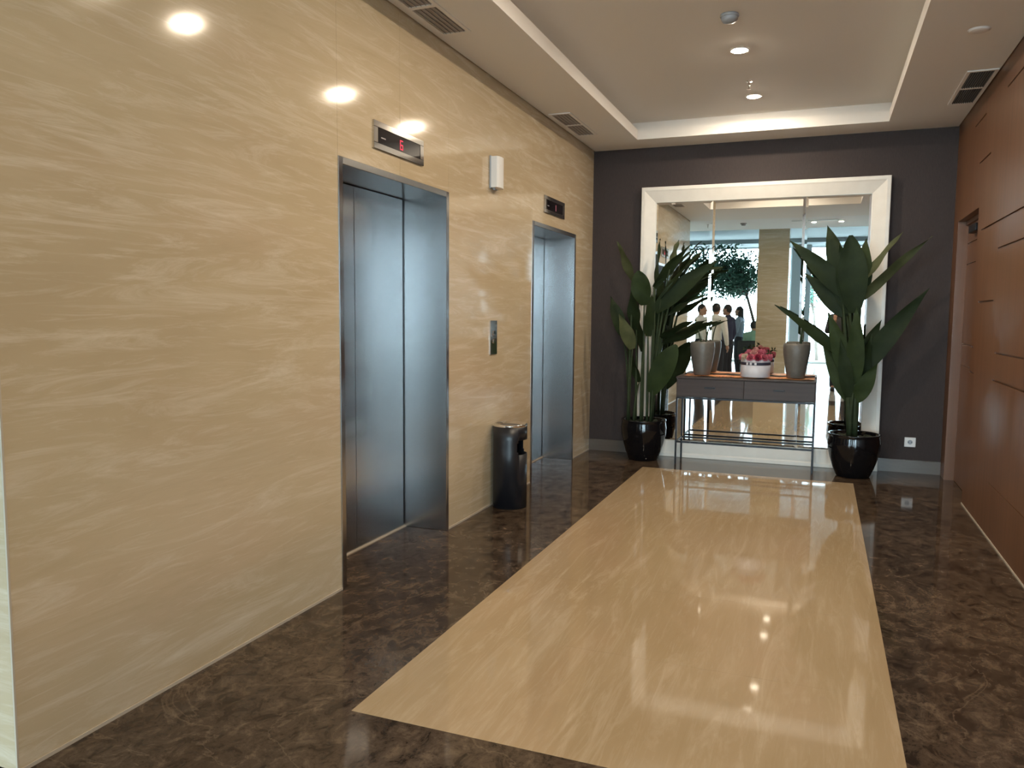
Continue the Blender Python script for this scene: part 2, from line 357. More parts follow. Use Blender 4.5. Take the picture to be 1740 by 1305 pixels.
# ------------------------------------------------------------------ lift doors
for k, (p, q) in enumerate(DOORS):
    d = struct(empty('door_%d' % (k+1), (-.15, (p+q)/2, 0)), ('brushed steel lift doorway nearer the camera, left of the ash bin', 'brushed steel lift doorway next to the brown end wall')[k])
    J = .036
    rel(box('jamb', -DEP-.03, .006, p, p+J, 0, HD, M_STEEL, bev=.002), d); rel(box('jamb', -DEP-.03, .006, q-J, q, 0, HD, M_STEEL, bev=.002), d)
    rel(box('door_head', -DEP-.03, .006, p+J, q-J, HD-J, HD, M_STEELH, bev=.002), d)
    mid = (p+q)/2
    rel(box('door_leaf', -DEP-.03, -DEP, p+J+.002, mid-.0025, .008, HD-J-.004, M_STEEL, bev=.0015), d)
    rel(box('door_leaf', -DEP-.03, -DEP, mid+.0025, q-J-.014, .008, HD-J-.004, M_STEEL, bev=.0015), d)
    rel(box('sill', -DEP-.03, -DEP+.012, p+J, q-J, 0, .007, M_TRIM), d)
    rel(box('shaft_back', -.395, -.36, p, q, 0, HD, M_VOID), d)

# seven-segment and plain lettering made of real strips on the wall plane (X = const), running along +Y
def wall_bar(bm, X, y0, y1, z0, z1, th=.001): abox(bm, X, X+th, y0, y1, z0, z1)
def text_obj(body, size, loc, material, name, parent):
    cu = bpy.data.curves.new(name, 'FONT'); cu.body = body; cu.size = size; cu.extrude = .0004; cu.align_x = 'CENTER'; cu.align_y = 'CENTER'
    t = bpy.data.objects.new(name, cu); C.objects.link(t)
    t.rotation_euler = (math.radians(90), 0, math.radians(90)); t.location = loc
    me = evalmesh(t); mw = t.matrix_basis.copy(); bpy.data.objects.remove(t)
    me.transform(mw)
    o = link(name, me, None, None); me.materials.clear(); me.materials.append(material); rel(o, parent); return o
def indicator(y0, y1, digit, led, label):
    z0, z1 = 2.258, 2.402
    r = empty('floor_indicator', (0, (y0+y1)/2, z0)); tag(r, label, 'floor indicator', 'lift floor indicators')
    b = .040; bz = .032
    rel(boxes('bezel', [(0, .012, y0, y1, z0, z0+bz), (0, .012, y0, y1, z1-bz, z1), (0, .012, y0, y0+b, z0+bz, z1-bz), (0, .012, y1-b, y1, z0+bz, z1-bz)], M_POLISH, bev=.0015), r)
    rel(box('display', .002, .009, y0+b, y1-b, z0+bz, z1-bz, M_BLACKGLASS), r)
    yc = (y0+y1)/2 + .017; w_, h_ = .032, .052; zc = (z0+z1)/2-.004; t = .006
    segs = {'6': 'afgedc', '1': 'bc'}[digit]
    P = {'a': (-w_/2, w_/2, h_/2-t, h_/2), 'g': (-w_/2, w_/2, -t/2, t/2), 'd': (-w_/2, w_/2, -h_/2, -h_/2+t), 'f': (-w_/2, -w_/2+t, 0, h_/2), 'e': (-w_/2, -w_/2+t, -h_/2, 0), 'b': (w_/2-t, w_/2, 0, h_/2), 'c': (w_/2-t, w_/2, -h_/2, 0)}
    bm = bmesh.new()
    for s in segs: A = P[s]; wall_bar(bm, .0091, yc+A[0], yc+A[1], zc+A[2], zc+A[3])
    o = bobj('digit', bm, led); rel(o, r); o['label'] = 'red lit figure %s' % digit
    rel(box('maker_mark', .0091, .0096, y0+.075, y0+.122, zc-.006, zc+.000, M_PRINT), r)
indicator(3.625, 4.174, '6', M_REDLED, 'steel framed black display with a red 6 above the nearer lift')
indicator(6.334, 6.887, '1', M_DIMLED, 'steel framed black display above the lift next to the end wall')

# call panel
r = empty('call_panel', (0, 5.26, 1.11)); tag(r, 'narrow steel call plate with two buttons between the lifts', 'call panel')
rel(box('plate', 0, .008, 5.198, 5.320, 1.110, 1.354, M_POLISH, bev=.0015), r)
for zz in (1.265, 1.205):
    bm = bmesh.new(); bmesh.ops.create_cone(bm, cap_ends=True, segments=24, radius1=.018, radius2=.016, depth=.008, matrix=Matrix.Translation((.011, 5.259, zz)) @ Matrix.Rotation(math.pi/2, 4, 'Y'))
    o = bobj('button', bm, M_CHROME, None, False); rel(o, r)
# white wall box
r = empty('wall_sensor', (0, 5.24, 2.285)); tag(r, 'white plastic box fixed high on the stone wall between the lifts', 'sensor box')
rel(box('backplate', 0, .012, 5.175, 5.305, 2.282, 2.508, M_GREYPL, bev=.003), r)
bm = bmesh.new(); prof = [(.012, 5.18), (.056, 5.18), (.066, 5.20), (.070, 5.24), (.066, 5.28), (.056, 5.30), (.012, 5.30)]
va = [bm.verts.new((x, y, 2.288)) for x, y in prof]; vb = [bm.verts.new((x, y, 2.502)) for x, y in prof]
bm.faces.new(va[::-1]); bm.faces.new(vb)
for i in range(len(prof)): bm.faces.new((va[i], va[(i+1) % 7], vb[(i+1) % 7], vb[i]))
rel(bobj('cover', bm, M_WHITEPL), r)
rel(box('port', .02, .032, 5.20, 5.215, 2.272, 2.289, M_GREYPL), r)

# power socket on end wall
r = empty('power_socket', (3.0, YF, .235)); tag(r, 'white square power socket low on the brown wall right of the plant', 'power socket')
rel(box('plate', 2.953, 3.045, YF-.009, YF, .235, .322, M_WHITEPL, bev=.003, seg=2), r)
for dx in (-.012, .012):
    bm = bmesh.new(); bmesh.ops.create_cone(bm, cap_ends=True, segments=12, radius1=.004, radius2=.004, depth=.002, matrix=Matrix.Translation((2.999+dx, YF-.0095, .279)) @ Matrix.Rotation(math.pi/2, 4, 'X'))
    rel(bobj('pin_hole', bm, M_VOID), r)
bm = bmesh.new(); bmesh.ops.create_cone(bm, cap_ends=True, segments=20, radius1=.022, radius2=.020, depth=.002, matrix=Matrix.Translation((2.999, YF-.0088, .279)) @ Matrix.Rotation(math.pi/2, 4, 'X'))
rel(bobj('socket_face', bm, M_GREYPL), r)

# ------------------------------------------------------------------ ceiling fittings
def downlight(y, label, x=1.612, z=ZT, group='downlights in the ceiling coffer', k=.75):
    r = empty('downlight', (x, y, z)); tag(r, label, 'downlight', group)
    rel(lathe('trim_ring', [(.067*k, z-.0005), (.086*k, z-.0005), (.088*k, z-.005), (.083*k, z-.008), (.069*k, z-.006), (.067*k, z-.0005)], M_WHITEPL, None, x, y, 32), r)
    rel(lathe('lens', [(0, z-.013), (.03*k, z-.0125), (.055*k, z-.010), (.066*k, z-.006), (.066*k, z-.001)], M_LENS if k > .7 else M_LENS2, None, x, y, 32), r)
downlight(3.38, 'glowing round downlight at the near end of the coffer, glinting on the beige floor')
downlight(4.05, 'glowing round downlight in the coffer, seen only as the first glint on the stone wall')
downlight(5.77, 'glowing round downlight beside the grey smoke detector')
downlight(6.99, 'glowing round downlight at the far end of the coffer beside the sprinkler')
downlight(.86, 'small spotlight on the white lobby ceiling in the mirror, nearer the cream column', 2.02, ZC, 'spotlights on the lobby ceiling', .52)
downlight(.86, 'small spotlight on the white lobby ceiling in the mirror, above the right plant', 2.46, ZC, 'spotlights on the lobby ceiling', .52)
r = empty('smoke_detector', (1.617, 5.09, ZT)); tag(r, 'grey round smoke detector in the ceiling coffer', 'smoke detector')
rel(lathe('base', [(0, ZT-.0005), (.055, ZT-.0005), (.057, ZT-.012), (.052, ZT-.018), (0, ZT-.018)], M_GREYPL, None, 1.617, 5.09, 32), r)
rel(lathe('sensor_head', [(.048, ZT-.018), (.050, ZT-.030), (.040, ZT-.044), (.018, ZT-.050), (0, ZT-.050)], M_GREYPL, None, 1.617, 5.09, 32), r)
def sprinkler(x, y, z, label):
    r = empty('sprinkler', (x, y, z)); tag(r, label, 'sprinkler')
    rel(lathe('escutcheon', [(0, z-.0005), (.026, z-.0005), (.022, z-.006), (0, z-.006)], M_CHROME, None, x, y, 24), r)
    rel(lathe('body', [(.009, z-.006), (.008, z-.028), (.012, z-.034), (.004, z-.036), (.004, z-.058), (0, z-.058)], M_POLISH, None, x, y, 16), r)
    rel(lathe('deflector', [(0, z-.058), (.017, z-.059), (.017, z-.061), (0, z-.061)], M_POLISH, None, x, y, 16), r)
sprinkler(1.612, 6.54, ZT, 'small sprinkler head between the two visible downlights')
sprinkler(.23, 1.0, ZC, 'small sprinkler head on the lobby ceiling seen in the mirror')
r = empty('smoke_detector', (.85, 1.0, ZC)); tag(r, 'small smoke detector on the lobby ceiling seen in the mirror', 'smoke detector')
rel(lathe('base', [(0, ZC-.0005), (.055, ZC-.0005), (.055, ZC-.016), (0, ZC-.016)], M_GREYPL, None, .85, 1.0, 24), r)
rel(lathe('sensor_head', [(.042, ZC-.016), (.038, ZC-.04), (0, ZC-.045)], M_GREYPL, None, .85, 1.0, 24), r)
r = empty('ceiling_cover', (2.985, 5.315, ZC)); tag(r, 'flat round white cover plate on the ceiling near the teak wall', 'cover plate')
rel(lathe('cover_disc', [(0, ZC-.010), (.046, ZC-.010), (.053, ZC-.006), (.054, ZC-.0005)], M_CEIL, None, 2.985, 5.315, 36), r)
rel(lathe('rim', [(.055, ZC-.0005), (.060, ZC-.0005), (.060, ZC-.003), (.055, ZC-.003)], M_CEIL, None, 2.985, 5.315, 36), r)
def vent(x0, x1, y0, y1, nsl, label, voidm, slatm):
    r = empty('ceiling_vent', ((x0+x1)/2, (y0+y1)/2, ZC)); tag(r, label, 'air vent', 'ceiling air vents')
    b = .022; z1 = ZC-.0005; z0 = ZC-.008; ym = (y0+y1)/2
    rel(boxes('frame', [(x0, x0+b, y0, y1, z0, z1), (x1-b, x1, y0, y1, z0, z1), (x0+b, x1-b, y0, y0+b, z0, z1), (x0+b, x1-b, y1-b, y1, z0, z1), (x0+b, x1-b, ym-.016, ym+.016, z0, z1)], M_CEIL), r)
    rel(box('backing', x0+b, x1-b, y0+b, y1-b, ZC-.0025, ZC-.0005, voidm), r)
    for (p, q) in ((y0+b, ym-.016), (ym+.016, y1-b)):
        for i in range(nsl):
            xx = x0+b+(x1-x0-2*b)*(i+.5)/nsl
            bm = bmesh.new(); wv = [bm.verts.new(c) for c in ((xx-.0015, p, ZC-.003), (xx+.0005, p, ZC-.003), (xx+.0045, p, ZC-.0095), (xx+.0025, p, ZC-.0095))]
            wv2 = [bm.verts.new((w.co.x, q, w.co.z)) for w in wv]
            bm.faces.new(wv); bm.faces.new(wv2[::-1])
            for a in range(4): bm.faces.new((wv[a], wv2[a], wv2[(a+1) % 4], wv[(a+1) % 4]))
            rel(bobj('slat', bm, slatm), r)
M_VOIDLIT = mat('vent_lit_grey', (.40,.36,.34), .9)  # grey backing of the left vents, their lit depth put into the colour
M_SLATD = mat('dark_slat', (.10,.095,.09), .6)
vent(.050, .240, 3.48, 4.335, 5, 'white slot air vent in the ceiling above the nearer lift', M_VOIDLIT, M_GRILLE)
vent(.045, .235, 6.30, 7.13, 5, 'white slot air vent in the ceiling above the lift by the end wall', M_VOIDLIT, M_GRILLE)
vent(3.052, 3.240, 6.155, 7.045, 10, 'dark slatted air vent in the ceiling beside the teak wall', M_VOID, M_SLATD)
r = empty('slot_diffuser', (2.06, 1.12, ZC)); tag(r, 'long thin slot diffuser in the lobby ceiling seen in the mirror', 'slot diffuser')
rel(boxes('frame', [(1.66, 2.46, 1.09, 1.10, ZC-.006, ZC-.0005), (1.66, 2.46, 1.14, 1.15, ZC-.006, ZC-.0005)], M_ALU), r); rel(box('slot', 1.66, 2.46, 1.10, 1.14, ZC-.003, ZC-.0005, M_VOID), r)

# ------------------------------------------------------------------ mirror
MX0, MX1, MZ1 = .512, 2.738, 2.652
ix0, ix1, iz0, iz1 = .648, 2.592, .158, 2.505
mr = empty('wall_mirror', ((MX0+MX1)/2, YF, 0)); tag(mr, 'huge mirror of three upright sheets in a wide white frame', 'mirror')
def frame_member(A, B, a, b):                  # A,B outer corners, a,b inner corners (x,z); raised outer edge sloping to the glass
    yo, yi, yb = YF-.075, YF-.034, YF-.001
    def mv(o, i, t): return (o[0]+(i[0]-o[0])*t, o[1]+(i[1]-o[1])*t)
    bm = bmesh.new(); secs = []
    for o, i in ((A, a), (B, b)):
        s = []
        for t, y in ((0, yb), (0, yo+.004), (.03, yo), (.22, yo), (.30, yo+.006), (1, yi), (1, yb)):
            p = mv(o, i, t); s.append(bm.verts.new((p[0], y, p[1])))
        secs.append(s)
    n = len(secs[0])
    for k in range(n): bm.faces.new((secs[0][k], secs[0][(k+1) % n], secs[1][(k+1) % n], secs[1][k]))
    bm.faces.new(secs[0]); bm.faces.new(secs[1][::-1])
    rel(bobj('frame_rail', bm, M_FRAME), mr)
oc = [(MX0, 0), (MX1, 0), (MX1, MZ1), (MX0, MZ1)]; ic = [(ix0, iz0), (ix1, iz0), (ix1, iz1), (ix0, iz1)]
for k in range(4): frame_member(oc[k], oc[(k+1) % 4], ic[k], ic[(k+1) % 4])
def mpanel(x0, x1):
    yb, yg, bv = YF-.016, YF-.021, .022
    bm = bmesh.new()
    o = [bm.verts.new((x, yg+.0026, z)) for x, z in ((x0, iz0), (x1, iz0), (x1, iz1), (x0, iz1))]
    i = [bm.verts.new((x, yg, z)) for x, z in ((x0+bv, iz0+bv), (x1-bv, iz0+bv), (x1-bv, iz1-bv), (x0+bv, iz1-bv))]
    k = [bm.verts.new((w.co.x, yb, w.co.z)) for w in o]
    bm.faces.new(i); bm.faces.new(k[::-1])
    for a in range(4):
        bm.faces.new((o[a], o[(a+1) % 4], i[(a+1) % 4], i[a])); bm.faces.new((k[a], k[(a+1) % 4], o[(a+1) % 4], o[a]))
    rel(bobj('mirror_panel', bm, M_MIRROR), mr)
for p, q in ((ix0, 1.197), (1.199, 2.033), (2.035, ix1)): mpanel(p, q)
rel(box('backing_board', MX0+.02, MX1-.02, YF-.015, YF-.001, .03, MZ1-.03, M_GREYPL), mr)

# ------------------------------------------------------------------ ash bin
bx, by, br, bh = .135, 5.275, .124, .605
r = empty('ash_bin', (bx, by, 0)); tag(r, 'black cylindrical ash bin with chrome tray beside the stone wall', 'bin')
oa0, oa1 = math.radians(-47), math.radians(60); oz0, oz1 = .395, .500
bm = bmesh.new(); N = 72
zs = [(.012, 0), (.02, 0)] + [(oz0, 0), (oz1, 0), (bh-.012, 0)]
zl = [.006, oz0, oz0+.02, oz1-.02, oz1, bh-.006]
def inopen(a, z):
    if not (oz0-1e-6 <= z <= oz1+1e-6): return False
    a = (a+math.pi) % (2*math.pi)-math.pi
    return oa0 < a < oa1
R_ = []
for (rad) in (br, br-.004):
    R_.append([[bm.verts.new((bx+rad*math.cos(2*math.pi*i/N), by+rad*math.sin(2*math.pi*i/N), z)) for i in range(N)] for z in zl])
hole = set()
for li in range(len(zl)-1):
    for i in range(N):
        zm = (zl[li]+zl[li+1])/2; am = 2*math.pi*(i+.5)/N
        op = inopen(am, zm)
        if op and li in (1, 3):      # rounded corners of the opening
            a_ = (am+math.pi) % (2*math.pi)-math.pi
            if min(a_-oa0, oa1-a_) < math.radians(5): op = False
        if op: hole.add((li, i)); continue
        for s, rr in ((0, R_[0]), (1, R_[1])):
            q = (rr[li][i], rr[li][(i+1) % N], rr[li+1][(i+1) % N], rr[li+1][i]); bm.faces.new(q if s == 0 else q[::-1])
for (li, i) in hole:                   # edges of the cut
    for (dl, di, a, b) in ((1, 0, (li+1, i), (li+1, (i+1) % N)), (-1, 0, (li, i), (li, (i+1) % N)), (0, 1, (li, (i+1) % N), (li+1, (i+1) % N)), (0, -1, (li, i), (li+1, i))):
        if (li+dl, (i+di) % N) in hole: continue
        bm.faces.new((R_[0][a[0]][a[1]], R_[0][b[0]][b[1]], R_[1][b[0]][b[1]], R_[1][a[0]][a[1]]))
for li in (0, len(zl)-1):
    for i in range(N): bm.faces.new((R_[0][li][i], R_[0][li][(i+1) % N], R_[1][li][(i+1) % N], R_[1][li][i]))
body = bobj('body', bm, M_BIN, None, False); rel(body, r)
for p in body.data.polygons: p.use_smooth = abs(p.normal.z) < .3
rel(lathe('foot_ring', [(0, 0), (br-.006, 0), (br-.006, .012), (0, .012)], M_BININ, None, bx, by, 48), r)
rel(lathe('liner', [(0, .03), (br-.012, .03), (br-.012, oz0-.03), (br-.016, oz0-.03), (br-.016, .035), (0, .035)], M_BININ, None, bx, by, 48), r)
rel(lathe('ashtray', [(br-.010, bh-.03), (br+.001, bh-.008), (br+.001, bh+.002), (br-.006, bh+.008), (br-.016, bh+.006), (br-.030, bh-.006), (0, bh-.010)], M_CHROME, None, bx, by, 64), r)
rel(lathe('sand', [(0, bh-.0035), (br-.045, bh-.006), (br-.045, bh-.009)], M_ASH, None, bx, by, 40), r)

# ------------------------------------------------------------------ console table
TX0, TX1, TY0, TY1, TZ0, TZ1 = .962, 2.190, 7.43, 7.775, .638, .832
r = empty('console_table', ((TX0+TX1)/2, (TY0+TY1)/2, 0)); tag(r, 'dark wooden console table with two drawers on thin black iron legs', 'table')
rel(boxes('carcass', [(TX0, TX1, TY0+.018, TY1, TZ0, TZ1-.018)], M_TABLE, bev=.002), r)
rel(box('table_top', TX0-.004, TX1+.004, TY0-.004, TY1+.004, TZ1-.018, TZ1, M_TABLE, bev=.003), r)
xm = (TX0+TX1)/2
for p, q in ((TX0+.008, xm-.002), (xm+.002, TX1-.008)):
    dr = box('drawer', p, q, TY0, TY0+.018, TZ0+.008, TZ1-.022, M_TABLE, bev=.0015); rel(dr, r)
    c_ = (p+q)/2; h_ = box('pull', c_-.05, c_+.05, TY0-.008, TY0-.0002, .728, .742, M_BLACKMETAL, bev=.002)
    h_.parent = dr; h_.matrix_parent_inverse = Matrix.Translation(r.location).inverted()
    h_.matrix_parent_inverse = (Matrix.Translation(r.location) @ dr.matrix_parent_inverse).inverted()
lw = .016
for xx in (TX0, TX1-lw):
    for yy in (TY0, TY1-lw): rel(box('leg', xx, xx+lw, yy, yy+lw, 0, TZ0, M_BLACKMETAL, bev=.0015), r)
for yy in (TY0, TY1-lw): rel(box('stretcher', TX0+lw, TX1-lw, yy+.001, yy+lw-.001, .205, .221, M_BLACKMETAL), r)
for xx in (TX0, TX1-lw): rel(box('side_stretcher', xx+.001, xx+lw-.001, TY0+lw, TY1-lw, .205, .221, M_BLACKMETAL), r)
rel(box('top_rail', TX0+lw, TX1-lw, TY0+.001, TY0+lw-.001, TZ0-.014, TZ0, M_BLACKMETAL), r)

# cloth runner
bm = bmesh.new(); nx, ny = 90, 22; g_ = []
for i in range(nx+1):
    row = []
    for j in range(ny+1):
        x = 1.02+(2.175-1.02)*i/nx; y = 7.50+.235*j/ny
        z = TZ1+.0035+.003*(math.sin(31*x+9*y)*math.sin(17*y+3*x)+1)+.003*max(0, math.sin(11*x-20*y))
        row.append(bm.verts.new((x, y+.008*math.sin(7*x), z)))
    g_.append(row)
for i in range(nx):
    for j in range(ny): bm.faces.new((g_[i][j], g_[i+1][j], g_[i+1][j+1], g_[i][j+1]))
ru = bobj('table_runner', bm, M_CLOTH, None, True); sd = ru.modifiers.new('thick', 'SOLIDIFY'); sd.thickness = .002; sd.offset = -1
tag(ru, 'crumpled orange and brown batik cloth lying along the console table', 'table runner')
TZ = TZ1+.0125

def vase(x, y, label, stems):
    r = empty('vase', (x, y, TZ)); tag(r, label, 'vase', 'taupe vases on the console table')
    pr = [(0, 0), (.070, 0), (.076, .006), (.086, .06), (.100, .14), (.111, .21), (.1155, .26), (.114, .295), (.109, .312), (.105, .314), (.101, .308), (.103, .29), (.1, .26), (0, .255)]
    rel(lathe('pot', [(a, TZ+b) for a, b in pr], M_VASE, None, x, y, 40), r)
    bm = bmesh.new(); rnd = random.Random(int(x*100))
    for k in range(26):
        a = rnd.uniform(0, 6.28); q = rnd.uniform(0, .078)
        bmesh.ops.create_icosphere(bm, subdivisions=1, radius=rnd.uniform(.016, .028), matrix=Matrix.Translation((x+q*math.cos(a), y+q*math.sin(a), TZ+.285+rnd.uniform(-.01, .012))))
    mo = bobj('moss', bm, M_SOIL, None, True); mo['kind'] = 'stuff'; rel(mo, r)
    for pts, rad, m in stems: rel(tube('stem', pts, rad, m), r)
vase(1.172, 7.60, 'taupe tapered vase at the left end of the console table', [(curve3((1.165, 7.60, TZ+.27), (1.13, 7.59, TZ+.40), (1.128, 7.59, TZ+.46)), [.006]*5+[.005]*4, M_STALK), (curve3((1.20, 7.61, TZ+.27), (1.20, 7.60, TZ+.40), (1.235, 7.60, TZ+.47)), [.006]*5+[.005]*4, M_STALK)])
vase(2.010, 7.585, 'taupe tapered vase at the right end of the console table', [(curve3((2.04, 7.585, TZ+.26), (2.048, 7.58, TZ+.38), (2.055, 7.58, TZ+.47)), [.012]*5+[.010]*4, M_STALK)])

# flower box
fx, fy = 1.660, 7.570
r = empty('flower_box', (fx, fy, TZ)); tag(r, 'round white hat box of pink roses with a dark ribbon', 'flower box')
rel(lathe('box', [(0, TZ), (.128, TZ), (.131, TZ+.003), (.131, TZ+.165), (.126, TZ+.165), (.126, TZ+.02), (0, TZ+.02)], M_BOXW, None, fx, fy, 48), r)
rel(lathe('ribbon', [(.1313, TZ+.112), (.1335, TZ+.112), (.1335, TZ+.138), (.1313, TZ+.138)], M_RIBBON, None, fx, fy, 48), r)
for a in (-118, -104, -86):
    bm = bmesh.new(); abox(bm, -.010, .010, -.003, .001, -.011, .011, .001)
    o = bobj('ribbon_print', bm, M_BOXW); o.matrix_basis = Matrix.Translation((fx+.1345*math.cos(math.radians(a)), fy+.1345*math.sin(math.radians(a)), TZ+.125)) @ Matrix.Rotation(math.radians(a+90), 4, 'Z'); rel(o, r)
rel(lathe('foam', [(0, TZ+.155), (.125, TZ+.155), (.124, TZ+.150), (0, TZ+.150)], M_SOIL, None, fx, fy, 32), r)
def rose_mesh(seed):
    rnd = random.Random(seed); bm = bmesh.new()
    for ringi, (npet, rad, hgt, tilt) in enumerate(((3, .010, .030, .1), (5, .020, .030, .35), (6, .030, .026, .75), (7, .036, .018, 1.1))):
        for k in range(npet):
            a = 2*math.pi*k/npet + ringi*.6 + rnd.uniform(-.1, .1); rows_ = []
            for u in range(4):
                t = u/3; row = []
                for w in range(5):
                    s = (w/4-.5)*2; wd = rad*1.1*math.sin(math.pi*(.15+.75*t)); rr_ = rad*(.35+.65*t*math.sin(.6+tilt*.5)) - .25*wd*s*s
                    row.append(bm.verts.new((rr_*math.cos(a)-s*wd*math.sin(a), rr_*math.sin(a)+s*wd*math.cos(a), hgt*t*math.cos(tilt*t*.9)+.004*(3-ringi))))
                rows_.append(row)
            for u in range(3):
                for w in range(4): bm.faces.new((rows_[u][w], rows_[u][w+1], rows_[u+1][w+1], rows_[u+1][w]))
    bmesh.ops.create_icosphere(bm, subdivisions=1, radius=.012, matrix=Matrix.Translation((0, 0, .012)))
    me = bpy.data.meshes.new('rose'); bm.to_mesh(me); bm.free()
    for p in me.polygons: p.use_smooth = True
    return me
RM = [mat('rose_pink', (.52,.13,.17), .55), mat('rose_deep', (.34,.03,.06), .55), mat('rose_blush', (.60,.30,.26), .55), mat('rose_cream', (.62,.50,.38), .55)]
rmeshes = []
for i, m_ in enumerate(RM): me = rose_mesh(i); me.materials.append(m_); rmeshes.append(me)
spots = [(0, 0, .075, 0)]
for k in range(7): a = k*2*math.pi/7; spots.append((.060*math.cos(a), .060*math.sin(a), .055, .45))
for k in range(12): a = k*2*math.pi/12+.2; spots.append((.115*math.cos(a), .115*math.sin(a), .018, .95))
pick = [2, 0, 0, 1, 1, 0, 2, 0, 0, 0, 1, 3, 0, 0, 0, 3, 0, 1, 0, 0]
for i, (dx, dy, dz, tl) in enumerate(spots):
    o = bpy.data.objects.new('rose', rmeshes[pick[i % len(pick)]]); C.objects.link(o)
    ax = Vector((-dy, dx, 0)) if tl else Vector((1, 0, 0))
    o.matrix_basis = Matrix.Translation((fx+dx, fy+dy, TZ+.160+dz)) @ Matrix.Rotation(tl, 4, ax.normalized()); rel(o, r)
# leafy twigs
def simple_leaf(bm, p, d, L, W, nrm):
    d = d.normalized(); s = d.cross(nrm).normalized()
    v = [bm.verts.new(c) for c in (p, p+d*L*.45+s*W/2, p+d*L, p+d*L*.45-s*W/2)]; bm.faces.new(v)
for (tip, ln) in (((1.815, 7.53, TZ+.215), 9), ((1.62, 7.55, TZ+.305), 5), ((1.54, 7.55, TZ+.265), 5)):
    tip = Vector(tip); bse = Vector((fx+(tip.x-fx)*.3, fy, TZ+.17)); pts = curve3(bse, (bse+tip)/2+Vector((0, 0, .06)), tip)
    o = tube('twig', pts, .0025, M_STALK, None, 6); rel(o, r)
    bm = bmesh.new()
    for k in range(ln):
        p = pts[2+k*6//ln]; simple_leaf(bm, p, Vector((random.uniform(-.6, .9), random.uniform(-.8, .2), random.uniform(-.5, .8))), .035, .015, Vector((0, -1, .3)))
    o = bobj('twig_leaves', bm, M_LEAF); o['kind'] = 'stuff'; rel(o, r)

# ------------------------------------------------------------------ potted plants
def leaf_obj(root, b, t, w, W, Y0, dy, material, arch=.07, idx=0, blunt=False):
    rnd = random.Random(idx*13+5)
    yb = Y0+dy*.35; B = Vector((b[0], yb, b[1])); Tp = Vector((t[0], Y0+dy, t[1]))
    ax = Tp-B; L = ax.length; p = Vector((-ax.z, 0, ax.x)).normalized(); 
    if p.z < 0 or (abs(p.z) < .2 and p.x < 0): p = -p
    ang = math.acos(min(1, w/W)); sgn = 1 if rnd.random() < .5 else -1
    crs = (p*math.cos(ang)+Vector((0, 1, 0))*math.sin(ang)*sgn).normalized()
    nrm = ax.normalized().cross(crs).normalized()
    if nrm.y > 0: nrm = -nrm
    mid = (B+Tp)/2 + Vector((0, -.03, arch*L))
    # a bezier through the measured base and tip with a gentle arch
    pts = curve3(B, mid, Tp, 12); bm = bmesh.new(); grid = []
    ph = rnd.uniform(0, 6)
    for i, q in enumerate(pts):
        t_ = i/12; prof = (math.sin(math.pi*min(1, (t_*.93+.07))**.72))**1.05 if t_ < 1 else 0
        if blunt: prof = math.sin(math.pi*min(1, t_*.90+.08)**1.0)**.75 if t_ < 1 else .12
        hw = W*.5*max(.012, prof); row = []
        for k in range(5):
            s = (k-2)/2
            wave = .009*math.sin(11*t_+ph+2*s) * abs(s)
            row.append(bm.verts.new(q+crs*hw*s + nrm*(.16*hw*abs(s)+wave)))
        grid.append(row)
    for i in range(12):
        for k in range(4): bm.faces.new((grid[i][k], grid[i][k+1], grid[i+1][k+1], grid[i+1][k]))
    o = bobj('leaf', bm, material, None, True, recalc=False)
    rel(o, root); return o
RIGHT = [((2.339, 1.811), (2.226, 2.213), 0.136, 0.136, 0.12), ((2.439, 1.436), (2.270, 2.083), 0.22, 0.22, 0.03), ((2.475, 1.436), (2.415, 2.099), 0.235, 0.235, -0.1), ((2.505, 1.565), (2.547, 2.088), 0.172, 0.172, 0.1), ((2.523, 1.694), (2.833, 2.136), 0.06, 0.09, 0.1), ((2.506, 1.54), (3.038, 2.075), 0.086, 0.1, -0.08), ((2.421, 1.578), (1.918, 2.073), 0.164, 0.164, -0.05), ((2.416, 1.41), (2.047, 1.795), 0.143, 0.143, 0.08), ((2.37, 1.07), (1.819, 1.505), 0.089, 0.1, -0.14), ((2.451, 0.862), (2.263, 1.448), 0.15, 0.15, -0.1), ((2.501, 0.825), (2.486, 1.501), 0.145, 0.145, -0.16), ((2.522, 0.891), (3.053, 1.653), 0.172, 0.172, 0.05), ((2.54, 1.022), (2.701, 1.38), 0.107, 0.107, 0.12), ((2.52, 0.668), (2.674, 1.007), 0.14, 0.14, -0.08), ((2.472, 0.666), (2.226, 1.159), 0.15, 0.15, 0.08), ((2.46, 0.70), (2.37, 1.22), 0.12, 0.12, -0.12), ((2.53, 0.75), (2.62, 1.26), 0.11, 0.12, -0.02), ((2.43, 1.50), (2.33, 2.03), 0.16, 0.16, -0.06)]
RM_ = {4: M_LEAFY, 5: M_LEAFY, 9: M_LEAF2, 10: M_LEAF2, 13: M_LEAF2, 14: M_LEAF2, 3: M_LEAF2}
